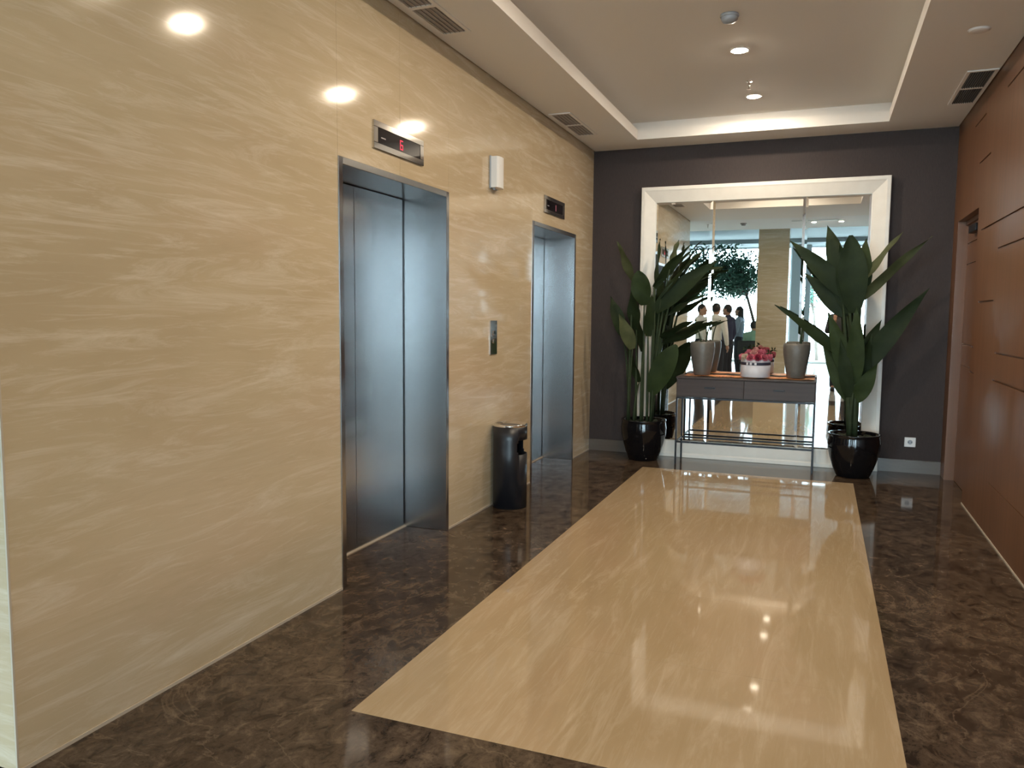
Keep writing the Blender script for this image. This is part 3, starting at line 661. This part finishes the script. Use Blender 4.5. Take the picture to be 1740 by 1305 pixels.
LEFT = [((0.5, 1.729), (0.324, 2.118), 0.086, 0.1, 0.05), ((0.621, 1.498), (0.576, 1.824), 0.182, 0.182, -0.12), ((0.699, 1.669), (1.032, 2.073), 0.077, 0.11, 0.08), ((0.851, 1.909), (0.903, 2.125), 0.038, 0.09, 0.14), ((0.703, 1.678), (0.724, 2.143), 0.02, 0.08, 0.15), ((0.859, 1.785), (1.132, 2.097), 0.024, 0.09, 0.05), ((0.723, 1.444), (1.305, 1.91), 0.164, 0.164, -0.06), ((0.914, 1.713), (1.333, 1.854), 0.05, 0.1, 0.02), ((0.833, 1.39), (1.181, 1.597), 0.05, 0.1, 0.05), ((0.784, 1.191), (1.127, 1.362), 0.055, 0.1, -0.1), ((0.803, 1.137), (1.34, 1.36), 0.056, 0.1, -0.02), ((0.413, 1.203), (0.283, 1.588), 0.109, 0.13, -0.02), ((0.519, 1.076), (0.404, 1.414), 0.114, 0.13, -0.15), ((0.543, 1.26), (0.492, 1.661), 0.127, 0.14, -0.02), ((0.712, 0.652), (0.953, 1.129), 0.209, 0.209, -0.12), ((0.577, 0.749), (0.436, 1.09), 0.079, 0.1, 0.08), ((0.78, 1.56), (1.20, 2.03), 0.05, 0.1, -0.1), ((0.80, 1.50), (1.26, 1.80), 0.06, 0.1, 0.1), ((0.74, 1.30), (0.86, 1.74), 0.09, 0.11, 0.06), ((0.66, 1.20), (0.70, 1.62), 0.09, 0.12, -0.05), ((0.60, 1.05), (0.52, 1.45), 0.09, 0.12, 0.1)]
LM_ = {0: M_LEAFY, 12: M_LEAFY, 14: M_LEAF2, 3: M_LEAFY, 1: M_LEAF2}
def pot(root, x, y, h):
    pr = [(0, 0), (.128, 0), (.140, .008), (.170, .08), (.198, .17), (.215, .25), (.220, .31), (.214, .355), (.212, .372), (.218, .382), (.216, .390), (.203, .390), (.197, .380), (.198, .345), (0, .340)]
    rel(lathe('pot', [(a, b*h/.39) for a, b in pr], M_POT, None, x, y, 56), root)
    bm = bmesh.new(); rnd = random.Random(int(x*50))
    for k in range(70):
        a = rnd.uniform(0, 6.28); q = .17*math.sqrt(rnd.random())
        bmesh.ops.create_icosphere(bm, subdivisions=1, radius=rnd.uniform(.018, .032), matrix=Matrix.Translation((x+q*math.cos(a), y+q*math.sin(a), h-.04+rnd.uniform(-.01, .012))) @ Matrix.Diagonal((1, 1, .7, 1)))
    o = bobj('moss', bm, M_SOIL, None, True); o['kind'] = 'stuff'; rel(o, root)
px_, py_ = 2.520, 7.500
rp = empty('potted_plant', (px_, py_, 0)); tag(rp, 'tall broad-leaved plant in a black glazed pot right of the console table', 'potted plant', 'pair of potted plants flanking the console table')
pot(rp, px_, py_, .380)
for i, (b, t, w, W, dy) in enumerate(RIGHT):
    leaf_obj(rp, b, t, w, W, py_, dy, RM_.get(i, M_LEAF), .05, i, i in (1, 2))
    z0 = .34; xo = px_-.02+.012*((i*7) % 5-2); yo = py_+.012*((i*3) % 5-2)
    B = Vector((b[0], py_+dy*.35, b[1]))
    rel(tube('stalk', curve3((xo, yo, z0), (xo*.6+b[0]*.4, yo, (z0+b[1])*.62), B, 8), [.022, .021, .02, .018, .016, .013, .011, .010, .008], M_STALK), rp)
px_, py_ = .635, 7.560
lp = empty('potted_plant', (px_, py_, 0)); tag(lp, 'slender-leaved plant in a black glazed pot left of the console table', 'potted plant', 'pair of potted plants flanking the console table')
pot(lp, px_, py_, .395)
sx = [.485, .543, .613, .665, .705]
for i, (b, t, w, W, dy) in enumerate(LEFT):
    leaf_obj(lp, b, t, w*1.05, W*1.05, py_, dy, LM_.get(i, M_LEAF), .08, i+40, i in (1, 14))
    B = Vector((b[0], py_+dy*.35, b[1]))
    k = min(range(5), key=lambda q: abs(sx[q]-b[0])+.03*((i+q) % 2)); xo = sx[k]; yo = py_+.02*((i*3) % 5-2)
    rel(tube('stalk', curve3((xo, yo, .35), (xo*.75+b[0]*.25, yo, (.35+b[1])*.6), B, 8), [.014, .0135, .013, .012, .011, .010, .009, .008, .006], M_STALK), lp)

# ------------------------------------------------------------------ lobby trees
def tree(name, label, base, fork, crown, rad, nleaf, seed, leaf=.11, potted=True, trunk=.05):
    rnd = random.Random(seed); r = empty(name, base); tag(r, label, 'tree')
    base, fork, crown = Vector(base), Vector(fork), Vector(crown)
    rel(tube('trunk', curve3(base+Vector((0, 0, .35 if potted else 0)), (base+fork)/2+Vector((.04, 0, .1)), fork), [trunk*(1-.04*i) for i in range(9)], M_BARK, None, 10), r)
    bm = bmesh.new(); bl = bmesh.new(); ends = []
    for k in range(16):
        a = rnd.uniform(0, 6.28); q = rnd.uniform(.35, .85); el = rnd.uniform(-.5, .8)
        E_ = crown+Vector((rad[0]*q*math.cos(a), rad[1]*q*math.sin(a), rad[2]*el))
        pts = curve3(fork, (fork+E_)/2+Vector((0, 0, .12)), E_, 6); tube_bm(bm, pts, [trunk*.5*(1-.13*i) for i in range(7)], 6); ends.append(pts)
    rel(bobj('branches', bm, M_BARK, None, True), r)
    for k in range(nleaf):
        while True:
            u = Vector((rnd.uniform(-1, 1), rnd.uniform(-1, 1), rnd.uniform(-1, 1)))
            if u.length < 1: break
        cl = ends[rnd.randrange(16)][rnd.randrange(2, 7)]
        if rnd.random() < .62: P = cl+u*.32
        else: P = crown+Vector((u.x*rad[0], u.y*rad[1], u.z*rad[2]))
        P.z = min(P.z, 3.56) if potted else P.z
        simple_leaf(bl, P, Vector((rnd.uniform(-1, 1), rnd.uniform(-1, 1), rnd.uniform(-1, .5))), leaf*rnd.uniform(.7, 1.2), leaf*.5, Vector((rnd.uniform(-1, 1), rnd.uniform(-1, 1), 1)))
    o = bobj('foliage', bl, M_TREELEAF, None, False, recalc=False); o['kind'] = 'stuff'; rel(o, r)
    if potted: rel(lathe('planter', [(0, base.z), (.24, base.z), (.32, base.z+.40), (.30, base.z+.40), (.29, base.z+.34), (0, base.z+.34)], M_VASE, None, base.x, base.y, 32), r)
tree('lobby_tree', 'leafy indoor tree against the bright glazing left of the cream column', (.74, -6.6, 0), (.30, -6.6, 1.95), (-.48, -6.6, 2.60), (1.25, .8, .78), 6500, 3, .12)
tree('outdoor_tree', 'distant tree outside the glazing right of the cream column', (2.1, -14, -.13), (1.9, -14, 1.8), (1.45, -14, 2.5), (.9, .9, 1.0), 1200, 9, .13, False, .07)
tree('outdoor_tree', 'distant tree outside the glazing at the left edge of the mirror', (-3.2, -13.5, -.13), (-3.1, -13.5, 1.2), (-3.0, -13.5, 1.9), (.9, .9, .9), 1200, 12, .13, False, .07)

# ------------------------------------------------------------------ people (seen in the mirror)
SKIN = mat('skin', (.36,.20,.135), .55)
HAIR = mat('dark_hair', (.012,.009,.008), .5)
def cmat(n, c):
    m = mat(n, c, .8); f = noise(m, coords(m, (1,1,1)), 40, 3); setcol(m, ramp(m, f, [(.3, tuple(v*.88 for v in c)), (.7, c)])); return m
EYE = mat('eye_white', (.75,.74,.72), .3); LIP = mat('lips', (.30,.10,.09), .5)
def capsule(bm, a, b, ra, rb, flat=1.0, n=14):
    a, b = Vector(a), Vector(b); d = b-a
    for P, R in ((a, ra), (b, rb)):
        bmesh.ops.create_uvsphere(bm, u_segments=n, v_segments=8, radius=R, matrix=Matrix.Translation(P) @ Matrix.Diagonal((1, flat, 1, 1)))
    if d.length > 1e-4:
        q = d.to_track_quat('Z', 'Y').to_matrix().to_4x4()
        bmesh.ops.create_cone(bm, cap_ends=True, segments=n, radius1=ra, radius2=rb, depth=d.length, matrix=Matrix.Translation((a+b)/2) @ Matrix.Diagonal((1, flat, 1, 1)) @ q)
def fuse(name, bm, material, parent, voxel):
    me = bpy.data.meshes.new(name); bm.to_mesh(me); bm.free()
    o = bpy.data.objects.new(name, me); C.objects.link(o)
    rm = o.modifiers.new('r', 'REMESH'); rm.mode = 'VOXEL'; rm.voxel_size = voxel; rm.use_smooth_shade = True
    sm = o.modifiers.new('s', 'SMOOTH'); sm.factor = .5; sm.iterations = 4
    me2 = evalmesh(o); o.modifiers.clear(); o.data = me2; bpy.data.meshes.remove(me)
    me2.materials.clear(); me2.materials.append(material); o.parent = parent
    for p in me2.polygons: p.use_smooth = True
    return o
def person(label, loc, rotz, H, top, bottom, hair='short', pose='stand', arms='down', shoe=None, bag=False):
    s = H/1.70
    root = empty('person', loc); root.rotation_euler = (0, 0, rotz); tag(root, label, 'person', None)
    V = lambda x, y, z: Vector((x*s, y*s, z*s))
    dz = 0.0 if pose == 'stand' else -.42
    pel = V(0, 0, .93+dz); wai = V(0, .0, 1.10+dz); che = V(0, .0, 1.27+dz); sh = V(0, .01, 1.40+dz); nk = V(0, .0, 1.49+dz); hd = V(0, -.02, 1.595+dz)
    J = {}
    for q in (-1, 1):
        hip = V(.09*q, 0, .90+dz)
        if pose == 'stand': kn, an, toe = V(.10*q, -.015, .49), V(.105*q, .03, .09), V(.115*q, -.13, .035)
        else: kn, an, toe = V(.11*q, -.42, .50), V(.11*q, -.40, .09), V(.12*q, -.55, .035)
        shd = V(.175*q, .01, 1.385+dz)
        if arms == 'down': el, wr = V(.235*q, .03, 1.11+dz), V(.235*q, -.05, .88+dz)
        elif arms == 'fold': el, wr = V(.23*q, -.02, 1.12+dz), V(.06*q, -.20, 1.06+dz)
        elif arms == 'lap': el, wr = V(.23*q, -.04, 1.13+dz), V(.09*q, -.26, .99+dz)
        else: el, wr = V(.24*q, -.08, 1.14+dz), V(.115*q, -.30, 1.30+dz)      # holding up a phone
        J[q] = (hip, kn, an, toe, shd, el, wr)
    bm = bmesh.new()
    capsule(bm, pel, wai, .125*s, .115*s, .75); capsule(bm, wai, che, .115*s, .135*s, .75); capsule(bm, che, sh, .13*s, .09*s, .75); capsule(bm, sh, nk, .062*s, .052*s); capsule(bm, nk, hd, .052*s, .05*s)
    bmesh.ops.create_uvsphere(bm, u_segments=24, v_segments=16, radius=1, matrix=Matrix.Translation(hd) @ Matrix.Diagonal((.076*s, .094*s, .112*s, 1)))
    capsule(bm, hd+V(0, -.055, -.070), hd+V(0, -.065, -.085), .040*s, .026*s)                   # jaw and chin
    capsule(bm, hd+V(0, -.088, .012), hd+V(0, -.108, -.026), .009*s, .015*s)                    # nose
    for q in (-1, 1): capsule(bm, hd+V(.076*q, .012, .018), hd+V(.078*q, .010, -.022), .014*s, .010*s)
    for q in (-1, 1):
        hip, kn, an, toe, shd, el, wr = J[q]
        capsule(bm, sh, shd, .075*s, .058*s); capsule(bm, shd, el, .052*s, .040*s); capsule(bm, el, wr, .040*s, .027*s)
        fd = (wr-el).normalized()
        if arms == 'phone': fd = Vector((0, -.35, .94)).normalized()
        if arms == 'down': fd = Vector((0, -.25, -.97)).normalized()
        side = Vector((q, 0, 0)) if arms != 'down' else Vector((0, -1, 0))
        side = (side-fd*side.dot(fd)).normalized(); pn = fd.cross(side).normalized()
        pal = wr+fd*.055*s
        capsule(bm, wr, pal, .026*s, .034*s); 
        for k, (off, ln) in enumerate(((-.027, .062), (-.009, .075), (.009, .080), (.027, .070))):
            b0 = pal+side*off*s+fd*.018*s; k1 = b0+fd*ln*.5*s; k2 = k1+(fd*.8+pn*.45*q).normalized()*ln*.5*s
            capsule(bm, b0, k1, .0095*s, .0085*s, n=8); capsule(bm, k1, k2, .0085*s, .007*s, n=8)
        t0 = wr+fd*.02*s+side*.026*s; t1 = t0+(fd*.5+side*.8).normalized()*.035*s; t2 = t1+fd*.028*s
        capsule(bm, t0, t1, .012*s, .010*s, n=8); capsule(bm, t1, t2, .010*s, .008*s, n=8)
        capsule(bm, pel, hip, .11*s, .092*s); capsule(bm, hip, kn, .088*s, .058*s); capsule(bm, kn, an, .056*s, .038*s); capsule(bm, an, toe, .036*s, .028*s)
    body = fuse('body', bm, SKIN, root, .0085)
    bm = bmesh.new()
    capsule(bm, pel+V(0, 0, -.02), wai, .142*s, .135*s, .78); capsule(bm, wai, che, .135*s, .150*s, .78); capsule(bm, che, sh, .146*s, .104*s, .78); capsule(bm, sh, sh+V(0, 0, .05), .075*s, .066*s)
    for q in (-1, 1):
        hip, kn, an, toe, shd, el, wr = J[q]
        capsule(bm, sh, shd, .09*s, .072*s); capsule(bm, shd, el, .066*s, .055*s); capsule(bm, el, el+(wr-el)*.86, .054*s, .040*s)
    fuse('shirt', bm, top, root, .012)
    bm = bmesh.new()
    capsule(bm, pel+V(0, 0, .04), pel+V(0, 0, -.04), .137*s, .132*s, .8)
    for q in (-1, 1):
        hip, kn, an, toe, *_ = J[q]
        capsule(bm, pel, hip, .12*s, .105*s); capsule(bm, hip, kn, .102*s, .076*s); capsule(bm, kn, an+V(0, 0, .01), .074*s, .062*s)
    fuse('trousers', bm, bottom, root, .012)
    for q in (-1, 1):
        an, toe = J[q][2], J[q][3]; bm = bmesh.new()
        capsule(bm, Vector((an.x, an.y+.01*s, .045*s)), Vector((toe.x, toe.y, .042*s)), .044*s, .040*s); abox(bm, an.x-.04*s, an.x+.045*s, toe.y-.03*s, an.y+.05*s, .0, .02)
        fuse('shoe', bm, shoe or HAIR, root, .010)
    bm = bmesh.new()
    bmesh.ops.create_uvsphere(bm, u_segments=24, v_segments=16, radius=1, matrix=Matrix.Translation(hd+V(0, .010, .018)) @ Matrix.Diagonal((.083*s, .097*s, .108*s, 1)))
    bmesh.ops.bisect_plane(bm, geom=bm.verts[:]+bm.edges[:]+bm.faces[:], plane_co=hd+V(0, -.045, .045), plane_no=Vector((0, -.75, -.66)), clear_outer=True)
    bmesh.ops.holes_fill(bm, edges=bm.edges[:])
    if hair == 'long':
        capsule(bm, hd+V(0, .045, .0), hd+V(0, .075, -.26), .082*s, .075*s, .7); capsule(bm, hd+V(.055, .02, -.02), hd+V(.07, .03, -.22), .034*s, .03*s); capsule(bm, hd+V(-.055, .02, -.02), hd+V(-.07, .03, -.22), .034*s, .03*s)
    fuse('hair', bm, HAIR, root, .009)
    for q in (-1, 1):
        bm = bmesh.new(); bmesh.ops.create_uvsphere(bm, u_segments=12, v_segments=8, radius=.011*s, matrix=Matrix.Translation(hd+V(.031*q, -.080, .012)))
        e_ = bobj('eye', bm, EYE, root, True)
        bm = bmesh.new(); bmesh.ops.create_uvsphere(bm, u_segments=10, v_segments=6, radius=.0052*s, matrix=Matrix.Translation(hd+V(.031*q, -.089, .012))); bobj('iris', bm, HAIR, e_, True)
    bm = bmesh.new(); capsule(bm, hd+V(-.02, -.094, -.056), hd+V(.02, -.094, -.056), .0065*s, .0065*s); bobj('mouth', bm, LIP, root, True)
    if bag:
        pts = [sh+V(.10, -.105, -.02), sh+V(.0, -.135, -.16), sh+V(-.12, -.12, -.34)]; bobj('strap', tube_bm(bmesh.new(), curve3(*pts), .014*s, 8), HAIR, root, True)
    return root
WHITE, NAVY, BLUEGREY, GREEN, DARKT, CHAR = cmat('white_shirt_cloth', (.72,.70,.66)), cmat('navy_cloth', (.03,.035,.075)), cmat('blue_grey_cloth', (.20,.25,.33)), cmat('green_cloth', (.25,.40,.30)), cmat('dark_trouser_cloth', (.018,.02,.028)), cmat('charcoal_cloth', (.03,.03,.032))
person('man in a white shirt in the mirror, leftmost of the standing group', (-.04, -.42, 0), math.radians(100), 1.62, WHITE, DARKT, arms='fold')
person('man in a white shirt turned away, right of the first in the mirror', (.34, .34, 0), math.radians(20), 1.63, WHITE, DARKT)
person('dark-haired person in a navy top half hidden behind the white shirts', (.46, -.62, 0), math.radians(-70), 1.62, NAVY, DARKT)
person('long-haired woman in a blue-grey top standing before the bright glazing', (.47, -3.0, 0), math.radians(-80), 1.61, BLUEGREY, DARKT, hair='long', arms='fold')
person('seated person in a green top with a dark strap beside the cream column', (.80, -2.75, .02), math.radians(20), 1.68, GREEN, DARKT, pose='sit', arms='lap', bag=True)
person('person in dark clothes facing the mirror, mostly hidden by the right plant', (2.56, -.42, 0), math.radians(180), 1.70, CHAR, DARKT, arms='phone')
# chair under the seated person
ch = empty('lobby_chair', (.80, -2.75, 0)); ch.rotation_euler = (0, 0, math.radians(20)); tag(ch, 'dark upholstered lobby chair under the person in green', 'chair')
box('seat', -.25, .25, -.30, .22, .34, .42, CHAR, ch, bev=.02, seg=2); box('backrest', -.25, .25, .20, .27, .42, .86, CHAR, ch, bev=.02, seg=2)
for x_ in (-.22, .19):
    for y_ in (-.27, .20): box('leg', x_, x_+.03, y_, y_+.03, 0, .34, M_BLACKMETAL, ch)
